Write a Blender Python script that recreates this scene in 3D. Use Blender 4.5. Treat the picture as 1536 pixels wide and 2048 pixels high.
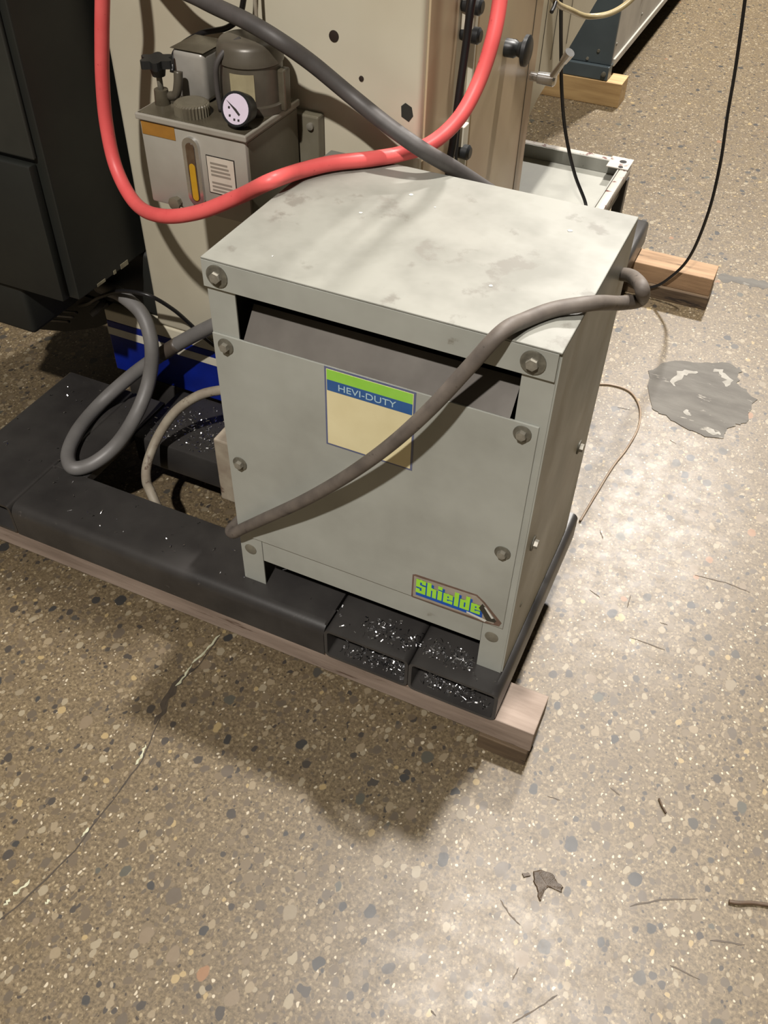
import bpy, bmesh, math, random
from mathutils import Vector, Matrix
random.seed(7)
S = bpy.context.scene
for o in list(bpy.data.objects):
    bpy.data.objects.remove(o)

# ------------------------------------------------------------------ camera
CAM = Vector((0.6714, -0.9072, 1.4348))
CR = Vector((0.90819274, 0.41802833, 0.02093465))
CU = Vector((-0.30733368, 0.63207745, 0.71135371))
CF = Vector((-0.28413369, 0.6524802, -0.70252234))
FPX = 1808.8
cam_d = bpy.data.cameras.new('camera')
cam = bpy.data.objects.new('camera', cam_d)
S.collection.objects.link(cam)
m = Matrix((CR, CU, -CF)).transposed().to_4x4()
m.translation = CAM
cam.matrix_world = m
cam_d.sensor_fit = 'VERTICAL'
cam_d.sensor_height = 36.0
cam_d.lens = FPX * 36.0 / 2048.0
cam_d.clip_start = 0.02
cam_d.clip_end = 200
S.camera = cam

# ------------------------------------------------------------------ world, lamps, exposure
w = bpy.data.worlds.new('hall')
S.world = w
w.use_nodes = True
w.node_tree.nodes['Background'].inputs[0].default_value = (1.0, 0.86, 0.66, 1)
w.node_tree.nodes['Background'].inputs[1].default_value = 0.075
S.view_settings.view_transform = 'Standard'
S.view_settings.look = 'None'
S.view_settings.gamma = 1.0
S.view_settings.use_curve_mapping = False
S.view_settings.exposure = 0.0

def lamp(name, loc, power, size, col=(1.0, 0.945, 0.885)):
    d = bpy.data.lights.new(name, 'AREA')
    d.shape = 'DISK'
    d.size = size
    d.energy = power
    d.color = col
    o = bpy.data.objects.new(name, d)
    S.collection.objects.link(o)
    o.location = loc
    return o
lamp('highbay_lamp', (0.62, 1.30, 5.0), 325, 0.20)
lamp('highbay_lamp', (0.40, 5.70, 5.0), 700, 0.36)
lamp('highbay_lamp', (0.42, -3.1, 5.0), 400, 0.18)

# ------------------------------------------------------------------ pixel helpers: a pixel gives a direction, the plane it touches gives the distance
def _ray(px, py):
    return CF + CR * ((px - 768) / FPX) + CU * ((1024 - py) / FPX)
def az(px, py, z):
    d = _ray(px, py); return CAM + d * ((z - CAM.z) / d.z)
def ay(px, py, y):
    d = _ray(px, py); return CAM + d * ((y - CAM.y) / d.y)
def ax(px, py, x):
    d = _ray(px, py); return CAM + d * ((x - CAM.x) / d.x)

# ------------------------------------------------------------------ materials
def s2l(c):
    r = [((v / 255) / 12.92 if v / 255 <= 0.04045 else (((v / 255) + 0.055) / 1.055) ** 2.4) for v in c]
    return (r[0], r[1], r[2], 1)

class NT:
    def __init__(self, name):
        self.m = bpy.data.materials.new(name)
        self.m.use_nodes = True
        self.t = self.m.node_tree
        self.b = self.t.nodes['Principled BSDF']
    def n(self, typ, **kw):
        x = self.t.nodes.new(typ)
        for k, v in kw.items():
            setattr(x, k, v)
        return x
    def l(self, a, b):
        self.t.links.new(a, b)
    def val(self, x, sock):
        if isinstance(x, (int, float)):
            sock.default_value = x
        elif isinstance(x, tuple):
            sock.default_value = x
        else:
            self.l(x, sock)
    def math(self, op, a, b=0.0, c=None, clamp=False):
        x = self.n('ShaderNodeMath', operation=op, use_clamp=clamp)
        self.val(a, x.inputs[0]); self.val(b, x.inputs[1])
        if c is not None: self.val(c, x.inputs[2])
        return x.outputs[0]
    def mix(self, f, a, b, blend='MIX'):
        x = self.n('ShaderNodeMix', data_type='RGBA', blend_type=blend)
        self.val(f, x.inputs[0]); self.val(a, x.inputs[6]); self.val(b, x.inputs[7])
        return x.outputs[2]
    def ramp(self, f, stops, interp='LINEAR'):
        x = self.n('ShaderNodeValToRGB')
        x.color_ramp.interpolation = interp
        e = x.color_ramp.elements
        while len(e) < len(stops): e.new(0.5)
        for k, (p, c) in enumerate(stops):
            e[k].position = p; e[k].color = c
        self.l(f, x.inputs[0])
        return x.outputs[0]
    def coord(self, sx=1, sy=1, sz=1):
        c = self.n('ShaderNodeTexCoord')
        mp = self.n('ShaderNodeMapping')
        mp.inputs['Scale'].default_value = (sx, sy, sz)
        self.l(c.outputs['Object'], mp.inputs[0])
        return mp.outputs[0]
    def noise(self, co, scale, detail=4, rough=0.55):
        x = self.n('ShaderNodeTexNoise')
        x.inputs['Scale'].default_value = scale
        x.inputs['Detail'].default_value = detail
        x.inputs['Roughness'].default_value = rough
        self.l(co, x.inputs['Vector'])
        return x.outputs['Fac'], x.outputs['Color']
    def bump(self, h, strength, dist=0.002):
        x = self.n('ShaderNodeBump')
        x.inputs['Strength'].default_value = strength
        x.inputs['Distance'].default_value = dist
        self.l(h, x.inputs['Height'])
        self.l(x.outputs[0], self.b.inputs['Normal'])

W1 = (1, 1, 1, 1); K0 = (0, 0, 0, 1)

def paint(name, c1, c2=None, rough=0.5, metal=0.0, scale=6, spots=None, spot_amt=0.5, spot_scale=25, bump=0.0, stretch=(1, 1, 1), lo=0.35, hi=0.7, spec=None, bscale=120):
    """two tones of the thing's own colour, broken by noise, with optional grime or chips"""
    t = NT(name)
    co = t.coord(*stretch)
    f, _ = t.noise(co, scale)
    c2 = c2 or tuple(int(v * 0.88) for v in c1)
    col = t.ramp(f, [(lo, s2l(c1)), (hi, s2l(c2))])
    if spots:
        g, _ = t.noise(co, spot_scale, 6, 0.65)
        msk = t.ramp(g, [(spot_amt, K0), (min(1, spot_amt + 0.06), W1)])
        col = t.mix(msk, col, s2l(spots))
    t.l(col, t.b.inputs['Base Color'])
    r = t.math('MULTIPLY_ADD', f, 0.25, rough - 0.12)
    t.l(r, t.b.inputs['Roughness'])
    t.b.inputs['Metallic'].default_value = metal
    if spec is not None:
        t.b.inputs['Specular IOR Level'].default_value = spec
    if bump:
        h, _ = t.noise(co, bscale, 5, 0.6)
        t.bump(h, bump)
    return t.m

M = {}
M['box_paint'] = paint('transformer_grey_paint', (162, 164, 156), (146, 147, 139), 0.42, scale=7, spots=(118, 114, 102), spot_amt=0.69, spot_scale=14)
M['box_top'] = paint('transformer_top_dusty_paint', (132, 132, 124), (115, 115, 107), 0.5, scale=9, spots=(108, 106, 98), spot_amt=0.57, spot_scale=11, lo=0.4, hi=0.65)
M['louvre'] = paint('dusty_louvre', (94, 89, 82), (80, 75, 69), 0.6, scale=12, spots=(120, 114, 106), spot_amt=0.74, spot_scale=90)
M['inside'] = paint('interior_dark', (22, 20, 18), (12, 11, 10), 0.8)  # near-black colour stands in for shade inside openings
M['bolt'] = paint('bolt_steel', (146, 142, 130), (104, 100, 90), 0.4, 0.25, scale=60)
M['washer'] = paint('grimy_washer', (112, 109, 97), (74, 71, 62), 0.5, 0.15, scale=80)
M['plug'] = paint('plug_grey', (120, 116, 102), (96, 92, 80), 0.5, scale=50)
M['frame'] = paint('black_frame_paint', (58, 56, 54), (42, 40, 39), 0.36, scale=9, spots=(84, 80, 76), spot_amt=0.68, spot_scale=40, bump=0.06)
M['wood'] = paint('weathered_timber', (152, 136, 123), (118, 103, 91), 0.7, scale=9, stretch=(0.5, 4, 4), spots=(84, 66, 54), spot_amt=0.62, spot_scale=7, bump=0.25)
M['wood_block'] = paint('dark_timber_block', (104, 86, 64), (66, 52, 38), 0.75, scale=10, stretch=(0.6, 5, 5), spots=(36, 28, 22), spot_amt=0.6, spot_scale=12, bump=0.25)
M['wood_brown'] = paint('brown_timber', (158, 128, 96), (122, 96, 70), 0.7, scale=9, stretch=(0.5, 5, 5), spots=(52, 40, 32), spot_amt=0.63, spot_scale=10, bump=0.25)
M['wood_pale'] = paint('pale_new_timber', (186, 156, 108), (154, 124, 82), 0.65, scale=9, stretch=(0.5, 5, 5), bump=0.2)
M['cream'] = paint('cream_machine_paint', (200, 194, 174), (186, 178, 156), 0.4, scale=3, spots=(150, 140, 116), spot_amt=0.74, spot_scale=18)
M['cream_oily'] = paint('oil_stained_cream_paint', (186, 170, 138), (176, 150, 126), 0.36, scale=4, stretch=(1, 1, 0.3), spots=(150, 132, 104), spot_amt=0.7, spot_scale=14)
M['white_stripe'] = paint('white_stripe_paint', (206, 200, 182), None, 0.4)
M['blue'] = paint('royal_blue_paint', (14, 34, 128), (8, 22, 92), 0.35, scale=10)
M['chip_dark'] = paint('bare_chip', (46, 50, 44), (34, 36, 32), 0.6)
M['hole'] = paint('hole_dark', (48, 36, 28), (30, 22, 18), 0.6)
M['red'] = paint('red_rubber_hose', (226, 100, 98), (216, 86, 86), 0.42, scale=16, spots=(150, 40, 42), spot_amt=0.66, spot_scale=60, spec=0.4)
M['hose_dark'] = paint('dark_grey_hose', (78, 74, 72), (64, 61, 59), 0.55, scale=30, spots=(110, 106, 100), spot_amt=0.74, spot_scale=70)
M['cable'] = paint('dusty_grey_cable', (106, 98, 90), (86, 79, 73), 0.6, scale=30, spots=(60, 54, 50), spot_amt=0.62, spot_scale=50)
M['cable_big'] = paint('grey_jacketed_cable', (110, 108, 106), (98, 96, 94), 0.5, scale=20)
M['cable_beige'] = paint('chalky_conduit', (150, 142, 126), (124, 112, 98), 0.6, scale=26, spots=(92, 76, 64), spot_amt=0.6, spot_scale=40)
M['tape'] = paint('tape_brown', (78, 70, 62), None, 0.45)
M['black_rubber'] = paint('black_cable', (26, 25, 26), (18, 17, 18), 0.4)
M['black_matte'] = paint('black_cabinet_paint', (30, 32, 28), (22, 23, 20), 0.55, scale=6, spots=(50, 52, 46), spot_amt=0.74, spot_scale=30)
M['black_grey'] = paint('dark_grey_cabinet_paint', (46, 47, 42), (34, 35, 31), 0.55, scale=6, spots=(90, 90, 82), spot_amt=0.76, spot_scale=40)
M['bare_edge'] = paint('chipped_edge_strip', (150, 144, 122), (110, 104, 86), 0.5, scale=30)
M['pump_grey'] = paint('pump_grey_paint', (158, 154, 144), (142, 137, 126), 0.38, scale=8, spots=(110, 100, 82), spot_amt=0.72, spot_scale=20)
M['pump_oily'] = paint('oil_soaked_top', (92, 86, 72), (60, 54, 42), 0.28, scale=14, spots=(120, 108, 80), spot_amt=0.66, spot_scale=30)
M['pump_side'] = paint('shaded_pump_grey', (116, 112, 98), (94, 88, 70), 0.35, scale=8)  # darker pump grey with the right side's shade put into the colour
M['alu'] = paint('cast_aluminium', (160, 156, 148), (140, 136, 128), 0.36, 0.15, scale=14)
M['motor'] = paint('motor_housing', (92, 86, 75), (66, 60, 50), 0.38, 0.1, scale=12)
M['cap'] = paint('filler_cap', (112, 106, 90), (92, 86, 72), 0.4, scale=24)
M['knob'] = paint('black_plastic', (34, 36, 37), (26, 27, 28), 0.4)
M['gauge_face'] = paint('gauge_dial', (214, 202, 218), (204, 192, 208), 0.35, scale=30)
M['chrome'] = paint('chrome', (214, 214, 212), (188, 188, 186), 0.2, 0.9, scale=20)
M['oil'] = paint('yellow_oil', (190, 150, 40), (166, 126, 28), 0.2, scale=20)
M['glass_dark'] = paint('sight_glass_upper', (70, 48, 34), (96, 84, 66), 0.12, scale=30)
M['orange_label'] = paint('faded_orange_label', (158, 112, 44), (126, 88, 36), 0.5, scale=20, spots=(176, 160, 120), spot_amt=0.68, spot_scale=30)
M['paper'] = paint('label_paper', (198, 190, 176), (186, 177, 162), 0.6, scale=30)
M['paper_dirty'] = paint('oily_paper_label', (168, 158, 126), (136, 126, 98), 0.5, scale=16)
M['print'] = paint('grey_print', (140, 132, 120), None, 0.6)
M['ink'] = paint('dark_ink', (42, 38, 34), None, 0.6)
M['lbl_blue'] = paint('label_blue', (44, 84, 140), (52, 96, 150), 0.35, scale=20)
M['lbl_green'] = paint('label_green', (140, 200, 66), (150, 206, 84), 0.35, scale=24)
M['lbl_cream'] = paint('label_cream', (224, 214, 172), (212, 200, 156), 0.4, scale=10, spots=(150, 136, 100), spot_amt=0.75, spot_scale=26)
M['lbl_text'] = paint('label_pale_text', (176, 204, 214), None, 0.4)
M['lbl_edge'] = paint('label_edge_blue', (84, 92, 128), (104, 108, 128), 0.4, scale=30)
M['stk_back'] = paint('sticker_film', (156, 148, 136), (142, 132, 118), 0.35, scale=30)
M['stk_edge'] = paint('sticker_grime', (112, 90, 78), (92, 74, 62), 0.6, scale=60)
M['stk_green'] = paint('sticker_green', (160, 222, 62), (150, 210, 56), 0.35, scale=30)
M['stk_blue'] = paint('sticker_blue', (10, 82, 176), (14, 74, 160), 0.35, scale=30)
M['stk_tear'] = paint('sticker_tear_dark', (50, 48, 40), None, 0.5)
M['stk_white'] = paint('sticker_tear_white', (206, 206, 198), None, 0.5)
M['tray'] = paint('chipped_grey_tray', (146, 146, 138), (130, 130, 122), 0.42, scale=8, spots=(40, 30, 26), spot_amt=0.70, spot_scale=38)
M['tray_rim'] = paint('chipped_white_rim', (176, 170, 160), (158, 152, 143), 0.42, scale=10, spots=(86, 40, 34), spot_amt=0.58, spot_scale=34)
M['slate_blue'] = paint('slate_blue_paint', (74, 84, 88), (64, 73, 77), 0.4, scale=6)
M['far_grey'] = paint('far_grey_panel', (170, 166, 156), (150, 146, 138), 0.45, scale=5)
M['seam'] = paint('panel_seam_dark', (88, 82, 70), None, 0.6)
M['beige_hose'] = paint('beige_hose', (170, 156, 120), (146, 132, 98), 0.3, scale=20)
M['clear_wire'] = paint('stiff_wire', (128, 108, 88), (150, 134, 116), 0.4, scale=20)
M['shaving'] = paint('metal_shavings', (236, 236, 236), (200, 200, 204), 0.25, 1.0, scale=200)
M['mud'] = paint('dried_mud', (74, 60, 44), (52, 42, 31), 0.45, scale=60, spots=(128, 116, 94), spot_amt=0.68, spot_scale=120, bump=0.6, bscale=200)
M['twig'] = paint('brown_twig', (82, 64, 46), (60, 46, 34), 0.6, scale=80)
M['patch'] = paint('grey_filler_patch', (86, 82, 74), (72, 68, 62), 0.62, scale=7, stretch=(1, 3, 1), spots=(150, 145, 134), spot_amt=0.60, spot_scale=9, bump=0.3, bscale=60)
M['patch_pale'] = paint('pale_patch_mark', (134, 130, 120), (112, 108, 98), 0.5, scale=30)
M['crack'] = paint('crack_dirt', (46, 38, 29), (66, 56, 43), 0.7, scale=40)
M['filler'] = paint('pale_crack_filler', (178, 178, 152), (150, 148, 124), 0.5, scale=60)
M['scuff'] = paint('dark_scuff', (62, 53, 43), (92, 80, 66), 0.6, scale=60)

def floor_material():
    t = NT('ground_pebble_concrete')
    co = t.coord()
    # warp so that pebbles are not round
    _, wc = t.noise(co, 55, 2, 0.5)
    _, wc2 = t.noise(co, 14, 2, 0.5)
    def vadd(a, b, s):
        x = t.n('ShaderNodeVectorMath', operation='SUBTRACT'); t.l(b, x.inputs[0]); x.inputs[1].default_value = (0.5, 0.5, 0.5)
        y = t.n('ShaderNodeVectorMath', operation='SCALE'); t.l(x.outputs[0], y.inputs[0]); y.inputs['Scale'].default_value = s
        z = t.n('ShaderNodeVectorMath', operation='ADD'); t.l(a, z.inputs[0]); t.l(y.outputs[0], z.inputs[1])
        return z.outputs[0]
    cow = vadd(vadd(co, wc, 0.010), wc2, 0.012)
    big, _ = t.noise(co, 1.6, 4)
    fine, _ = t.noise(co, 160, 5, 0.7)
    mid, _ = t.noise(co, 22, 5, 0.65)
    base = t.ramp(big, [(0.3, s2l((118, 105, 84))), (0.7, s2l((130, 118, 97)))])
    base = t.mix(t.ramp(mid, [(0.35, K0), (0.65, W1)]), base, s2l((115, 103, 84)))
    base = t.mix(t.ramp(fine, [(0.36, W1), (0.58, K0)]), base, s2l((82, 72, 57)))
    base = t.mix(t.ramp(fine, [(0.60, K0), (0.72, W1)]), base, s2l((160, 148, 126)))
    def layer(col, cell, rmin, rmax, keep, stops, soft=0.06, rot=0.0):
        mp = t.n('ShaderNodeMapping')
        mp.inputs['Rotation'].default_value = (0, 0, rot)
        mp.inputs['Scale'].default_value = (1.0, 0.8, 1)
        mp.inputs['Location'].default_value = (rot * 3.1, rot * 1.7, 0)
        t.l(cow, mp.inputs[0])
        v = t.n('ShaderNodeTexVoronoi')
        v.voronoi_dimensions = '2D'
        v.inputs['Scale'].default_value = 1.0 / cell
        t.l(mp.outputs[0], v.inputs['Vector'])
        sep = t.n('ShaderNodeSeparateColor'); t.l(v.outputs['Color'], sep.inputs[0])
        rad = t.math('MULTIPLY_ADD', sep.outputs[0], rmax - rmin, rmin)
        k = t.math('LESS_THAN', sep.outputs[1], keep)
        d = t.math('SUBTRACT', rad, v.outputs['Distance'])
        d = t.math('DIVIDE', d, soft, clamp=True)
        msk = t.math('MULTIPLY', d, k)
        pc = t.ramp(sep.outputs[2], stops, 'CONSTANT')
        pc = t.mix(0.25, pc, fine_c(t, fine), 'MULTIPLY')
        return t.mix(msk, col, pc)
    def fine_c(t, f):
        return t.ramp(f, [(0.3, (0.72, 0.72, 0.72, 1)), (0.6, W1)])
    c = s2l
    small = [(0, c((150, 139, 117))), (0.26, c((90, 81, 68))), (0.46, c((138, 126, 104))), (0.62, c((102, 91, 75))), (0.80, c((190, 183, 168))), (0.92, c((62, 56, 51)))]
    medium = [(0, c((92, 84, 74))), (0.2, c((112, 101, 85))), (0.4, c((138, 127, 108))), (0.56, c((98, 88, 75))), (0.76, c((146, 138, 121))), (0.86, c((66, 62, 59))), (0.972, c((158, 142, 108)))]
    large = [(0, c((58, 58, 59))), (0.24, c((92, 84, 75))), (0.44, c((122, 110, 94))), (0.6, c((74, 72, 69))), (0.76, c((130, 121, 105))), (0.88, c((82, 82, 76))), (0.975, c((138, 106, 80)))]
    col = layer(base, 0.0062, 0.16, 0.44, 0.50, small, 0.14, 0.4)
    col = layer(col, 0.0125, 0.18, 0.46, 0.52, medium, 0.08, 1.3)
    col = layer(col, 0.022, 0.14, 0.40, 0.36, medium, 0.06, 2.2)
    col = layer(col, 0.040, 0.10, 0.30, 0.22, large, 0.04, 0.9)
    # worn scratches and dark scuff marks
    st = t.n('ShaderNodeMapping'); st.inputs['Scale'].default_value = (60, 9, 1); st.inputs['Rotation'].default_value = (0, 0, 0.5)
    t.l(co, st.inputs[0])
    sc, _ = t.noise(st.outputs[0], 1.0, 3, 0.6)
    scm = t.ramp(sc, [(0.70, K0), (0.76, W1)])
    col = t.mix(t.math('MULTIPLY', scm, 0.35), col, s2l((92, 78, 62)))
    col = t.mix(1.0, col, (0.80, 0.755, 0.67, 1), 'MULTIPLY')
    t.l(col, t.b.inputs['Base Color'])
    rr = t.math('MULTIPLY_ADD', mid, 0.22, 0.305)
    t.l(rr, t.b.inputs['Roughness'])
    t.b.inputs['Specular IOR Level'].default_value = 0.5
    t.bump(mid, 0.10, 0.001)
    return t.m
M['floor'] = floor_material()

# ------------------------------------------------------------------ object helpers
COL = S.collection
def wloc(o):
    v = Vector((0, 0, 0))
    while o is not None:
        v += o.location; o = o.parent
    return v

def tag(o, label=None, cat=None, group=None, kind=None):
    if label: o['label'] = label
    if cat: o['category'] = cat
    if group: o['group'] = group
    if kind: o['kind'] = kind
    return o

def obj(name, bm, mat, parent=None, smooth=False, origin=None):
    """bm is in world coordinates; the origin goes to the parent's, or to the mesh's base centre"""
    bmesh.ops.recalc_face_normals(bm, faces=bm.faces[:])
    me = bpy.data.meshes.new(name)
    xs = [v.co for v in bm.verts]
    lo = Vector((min(v.x for v in xs), min(v.y for v in xs), min(v.z for v in xs)))
    hi = Vector((max(v.x for v in xs), max(v.y for v in xs), max(v.z for v in xs)))
    base = origin or Vector(((lo.x + hi.x) / 2, (lo.y + hi.y) / 2, lo.z))
    bmesh.ops.translate(bm, verts=bm.verts[:], vec=-base)
    bm.to_mesh(me); bm.free()
    if smooth:
        for p in me.polygons: p.use_smooth = True
        if smooth != 'all':
            try: me.set_sharp_from_angle(angle=math.radians(40))
            except Exception: pass
    me.materials.append(M[mat] if isinstance(mat, str) else mat)
    o = bpy.data.objects.new(name, me)
    COL.objects.link(o)
    if parent is not None:
        o.parent = parent
        o.location = base - wloc(parent)
    else:
        o.location = base
    return o

def thing(name, loc, label, cat, group=None):
    o = bpy.data.objects.new(name, None)
    o.empty_display_size = 0.05
    COL.objects.link(o)
    o.location = loc
    tag(o, label, cat, group)
    return o

def abox(bm, x0, x1, y0, y1, z0, z1, bev=0.0, seg=2):
    vs = [bm.verts.new((x, y, z)) for x in (x0, x1) for y in (y0, y1) for z in (z0, z1)]
    idx = [(0, 1, 3, 2), (4, 6, 7, 5), (0, 4, 5, 1), (2, 3, 7, 6), (0, 2, 6, 4), (1, 5, 7, 3)]
    fs = [bm.faces.new([vs[i] for i in f]) for f in idx]
    if bev > 0:
        es = list({e for f in fs for e in f.edges})
        bmesh.ops.bevel(bm, geom=es, offset=bev, segments=seg, profile=0.5, affect='EDGES')
    return bm

def box(name, x0, x1, y0, y1, z0, z1, mat, parent=None, bev=0.0015, seg=2):
    bm = bmesh.new()
    abox(bm, x0, x1, y0, y1, z0, z1, bev, seg)
    return obj(name, bm, mat, parent, smooth=bev > 0.003)

def acyl(bm, a, b, r0, r1=None, n=24, caps=True):
    a = Vector(a); b = Vector(b); r1 = r0 if r1 is None else r1
    d = (b - a).normalized()
    u = d.orthogonal().normalized(); v = d.cross(u)
    ra = [bm.verts.new(a + u * (r0 * math.cos(2 * math.pi * k / n)) + v * (r0 * math.sin(2 * math.pi * k / n))) for k in range(n)]
    rb = [bm.verts.new(b + u * (r1 * math.cos(2 * math.pi * k / n)) + v * (r1 * math.sin(2 * math.pi * k / n))) for k in range(n)]
    for k in range(n):
        bm.faces.new((ra[k], ra[(k + 1) % n], rb[(k + 1) % n], rb[k]))
    if caps:
        bm.faces.new(ra[::-1]); bm.faces.new(rb)
    return bm

def cyl(name, a, b, r, mat, parent=None, r1=None, n=24):
    bm = bmesh.new(); acyl(bm, a, b, r, r1, n)
    return obj(name, bm, mat, parent, smooth=True)

def lathe(name, base, axis, prof, mat, parent=None, n=32):
    """prof: list of (distance along axis, radius)"""
    bm = bmesh.new()
    base = Vector(base); d = Vector(axis).normalized()
    u = d.orthogonal().normalized(); v = d.cross(u)
    rings = []
    for h, r in prof:
        if r < 1e-6:
            rings.append([bm.verts.new(base + d * h)])
        else:
            rings.append([bm.verts.new(base + d * h + (u * math.cos(2 * math.pi * k / n) + v * math.sin(2 * math.pi * k / n)) * r) for k in range(n)])
    for A, B in zip(rings, rings[1:]):
        for k in range(n):
            k2 = (k + 1) % n
            if len(A) == 1 and len(B) == 1: continue
            if len(A) == 1: bm.faces.new((A[0], B[k2], B[k]))
            elif len(B) == 1: bm.faces.new((A[k], A[k2], B[0]))
            else: bm.faces.new((A[k], A[k2], B[k2], B[k]))
    if len(rings[0]) > 1: bm.faces.new(rings[0][::-1])
    if len(rings[-1]) > 1: bm.faces.new(rings[-1])
    return obj(name, bm, mat, parent, smooth=True)

def prism(name, pts, axis, a, b, mat, parent=None, smooth=False):
    """pts: 2-D outline; axis 'x': (y,z), 'y': (x,z), 'z': (x,y); runs from a to b"""
    bm = bmesh.new()
    def P(p, t):
        return {'x': (t, p[0], p[1]), 'y': (p[0], t, p[1]), 'z': (p[0], p[1], t)}[axis]
    A = [bm.verts.new(P(p, a)) for p in pts]; B = [bm.verts.new(P(p, b)) for p in pts]
    n = len(pts)
    for k in range(n):
        bm.faces.new((A[k], A[(k + 1) % n], B[(k + 1) % n], B[k]))
    bm.faces.new(A[::-1]); bm.faces.new(B)
    return obj(name, bm, mat, parent, smooth=smooth)

def rrect(x0, x1, z0, z1, r, n=5):
    out = []
    for cx, cz, a0 in ((x1 - r, z1 - r, 0), (x0 + r, z1 - r, 90), (x0 + r, z0 + r, 180), (x1 - r, z0 + r, 270)):
        for k in range(n + 1):
            a = math.radians(a0 + 90 * k / n)
            out.append((cx + r * math.cos(a), cz + r * math.sin(a)))
    return out

def rtube(name, x0, x1, z0, z1, y0, y1, r, wall, mat, parent):
    """hollow rectangular tube along y with rounded corners, open at the ends"""
    bm = bmesh.new()
    O = rrect(x0, x1, z0, z1, r); I = rrect(x0 + wall, x1 - wall, z0 + wall, z1 - wall, max(0.002, r - wall))
    n = len(O)
    oa = [bm.verts.new((p[0], y0, p[1])) for p in O]; ob = [bm.verts.new((p[0], y1, p[1])) for p in O]
    ia = [bm.verts.new((p[0], y0, p[1])) for p in I]; ib = [bm.verts.new((p[0], y1, p[1])) for p in I]
    for k in range(n):
        j = (k + 1) % n
        bm.faces.new((oa[k], oa[j], ob[j], ob[k])); bm.faces.new((ia[k], ib[k], ib[j], ia[j]))
        bm.faces.new((oa[k], ia[k], ia[j], oa[j])); bm.faces.new((ob[k], ob[j], ib[j], ib[k]))
    return obj(name, bm, mat, parent, smooth=True)

def spline(pts, per=10):
    P = [Vector(p) for p in pts]
    P = [P[0] * 2 - P[1]] + P + [P[-1] * 2 - P[-2]]
    out = []
    for i in range(1, len(P) - 2):
        p0, p1, p2, p3 = P[i - 1:i + 3]
        t0 = 0.0
        t1 = t0 + max(1e-5, (p1 - p0).length) ** 0.5
        t2 = t1 + max(1e-5, (p2 - p1).length) ** 0.5
        t3 = t2 + max(1e-5, (p3 - p2).length) ** 0.5
        for k in range(per):
            t = t1 + (t2 - t1) * k / per
            A1 = p0 * ((t1 - t) / (t1 - t0)) + p1 * ((t - t0) / (t1 - t0))
            A2 = p1 * ((t2 - t) / (t2 - t1)) + p2 * ((t - t1) / (t2 - t1))
            A3 = p2 * ((t3 - t) / (t3 - t2)) + p3 * ((t - t2) / (t3 - t2))
            B1 = A1 * ((t2 - t) / (t2 - t0)) + A2 * ((t - t0) / (t2 - t0))
            B2 = A2 * ((t3 - t) / (t3 - t1)) + A3 * ((t - t1) / (t3 - t1))
            out.append(B1 * ((t2 - t) / (t2 - t1)) + B2 * ((t - t1) / (t2 - t1)))
    out.append(P[-2])
    return out

def sweep(bm, path, r, n=14):
    T = []
    for i in range(len(path)):
        a = path[max(0, i - 1)]; b = path[min(len(path) - 1, i + 1)]
        T.append((b - a).normalized())
    u = T[0].orthogonal().normalized()
    rings = []
    for i, p in enumerate(path):
        u = (u - T[i] * u.dot(T[i])).normalized()
        v = T[i].cross(u)
        rings.append([bm.verts.new(p + (u * math.cos(2 * math.pi * k / n) + v * math.sin(2 * math.pi * k / n)) * r) for k in range(n)])
    for A, B in zip(rings, rings[1:]):
        for k in range(n):
            bm.faces.new((A[k], A[(k + 1) % n], B[(k + 1) % n], B[k]))
    bm.faces.new(rings[0][::-1]); bm.faces.new(rings[-1])
    return bm

def hose(name, pts, r, mat, parent=None, label=None, cat=None, per=10, n=14):
    bm = bmesh.new()
    sweep(bm, spline(pts, per), r, n)
    o = obj(name, bm, mat, parent, smooth='all')
    if label: tag(o, label, cat)
    return o

def text_mesh(name, body, size, width, height, origin, right, up, mat, parent, thick=0.0004, bold=0.0, shear=0.0):
    """flat print: letters scaled to width x height, laid on the plane (right, up) at origin (lower left)"""
    cu = bpy.data.curves.new(name, 'FONT')
    cu.body = body; cu.size = 1.0; cu.offset = bold; cu.shear = shear; cu.space_character = 1.0 + bold * 7; cu.resolution_u = 4
    tmp = bpy.data.objects.new(name + '_tmp', cu)
    COL.objects.link(tmp)
    dg = bpy.context.evaluated_depsgraph_get()
    me = bpy.data.meshes.new_from_object(tmp.evaluated_get(dg))
    bpy.data.objects.remove(tmp); bpy.data.curves.remove(cu)
    xs = [v.co.x for v in me.vertices]; ys = [v.co.y for v in me.vertices]
    x0, x1, y0, y1 = min(xs), max(xs), min(ys), max(ys)
    right = Vector(right).normalized(); up = Vector(up).normalized(); origin = Vector(origin)
    for v in me.vertices:
        v.co = origin + right * ((v.co.x - x0) / (x1 - x0) * width) + up * ((v.co.y - y0) / (y1 - y0) * height)
    bm = bmesh.new(); bm.from_mesh(me); bpy.data.meshes.remove(me)
    nrm = right.cross(up)
    r = bmesh.ops.extrude_face_region(bm, geom=bm.faces[:])
    bmesh.ops.translate(bm, verts=[g for g in r['geom'] if isinstance(g, bmesh.types.BMVert)], vec=nrm * thick)
    return obj(name, bm, mat, parent)

ZB = 0.17   # top of the steel skid
ZT = 0.095  # underside of the skid = top of the timbers

# ================================================================== setting: floor
bm = bmesh.new()
for v in ((-9, -5), (11, -5), (11, 16), (-9, 16)):
    bm.verts.new((v[0], v[1], 0))
bm.verts.ensure_lookup_table(); bm.faces.new(bm.verts[:])
floor = obj('floor', bm, 'floor', origin=Vector((0, 0, 0)))
tag(floor, 'polished concrete floor with exposed pebbles, cracked and scuffed', kind='structure')

def flat_poly(name, pts, z, mat, parent, thick=0.0006):
    return prism(name, [(p[0], p[1]) for p in pts], 'z', z, z + thick, mat, parent)

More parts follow.
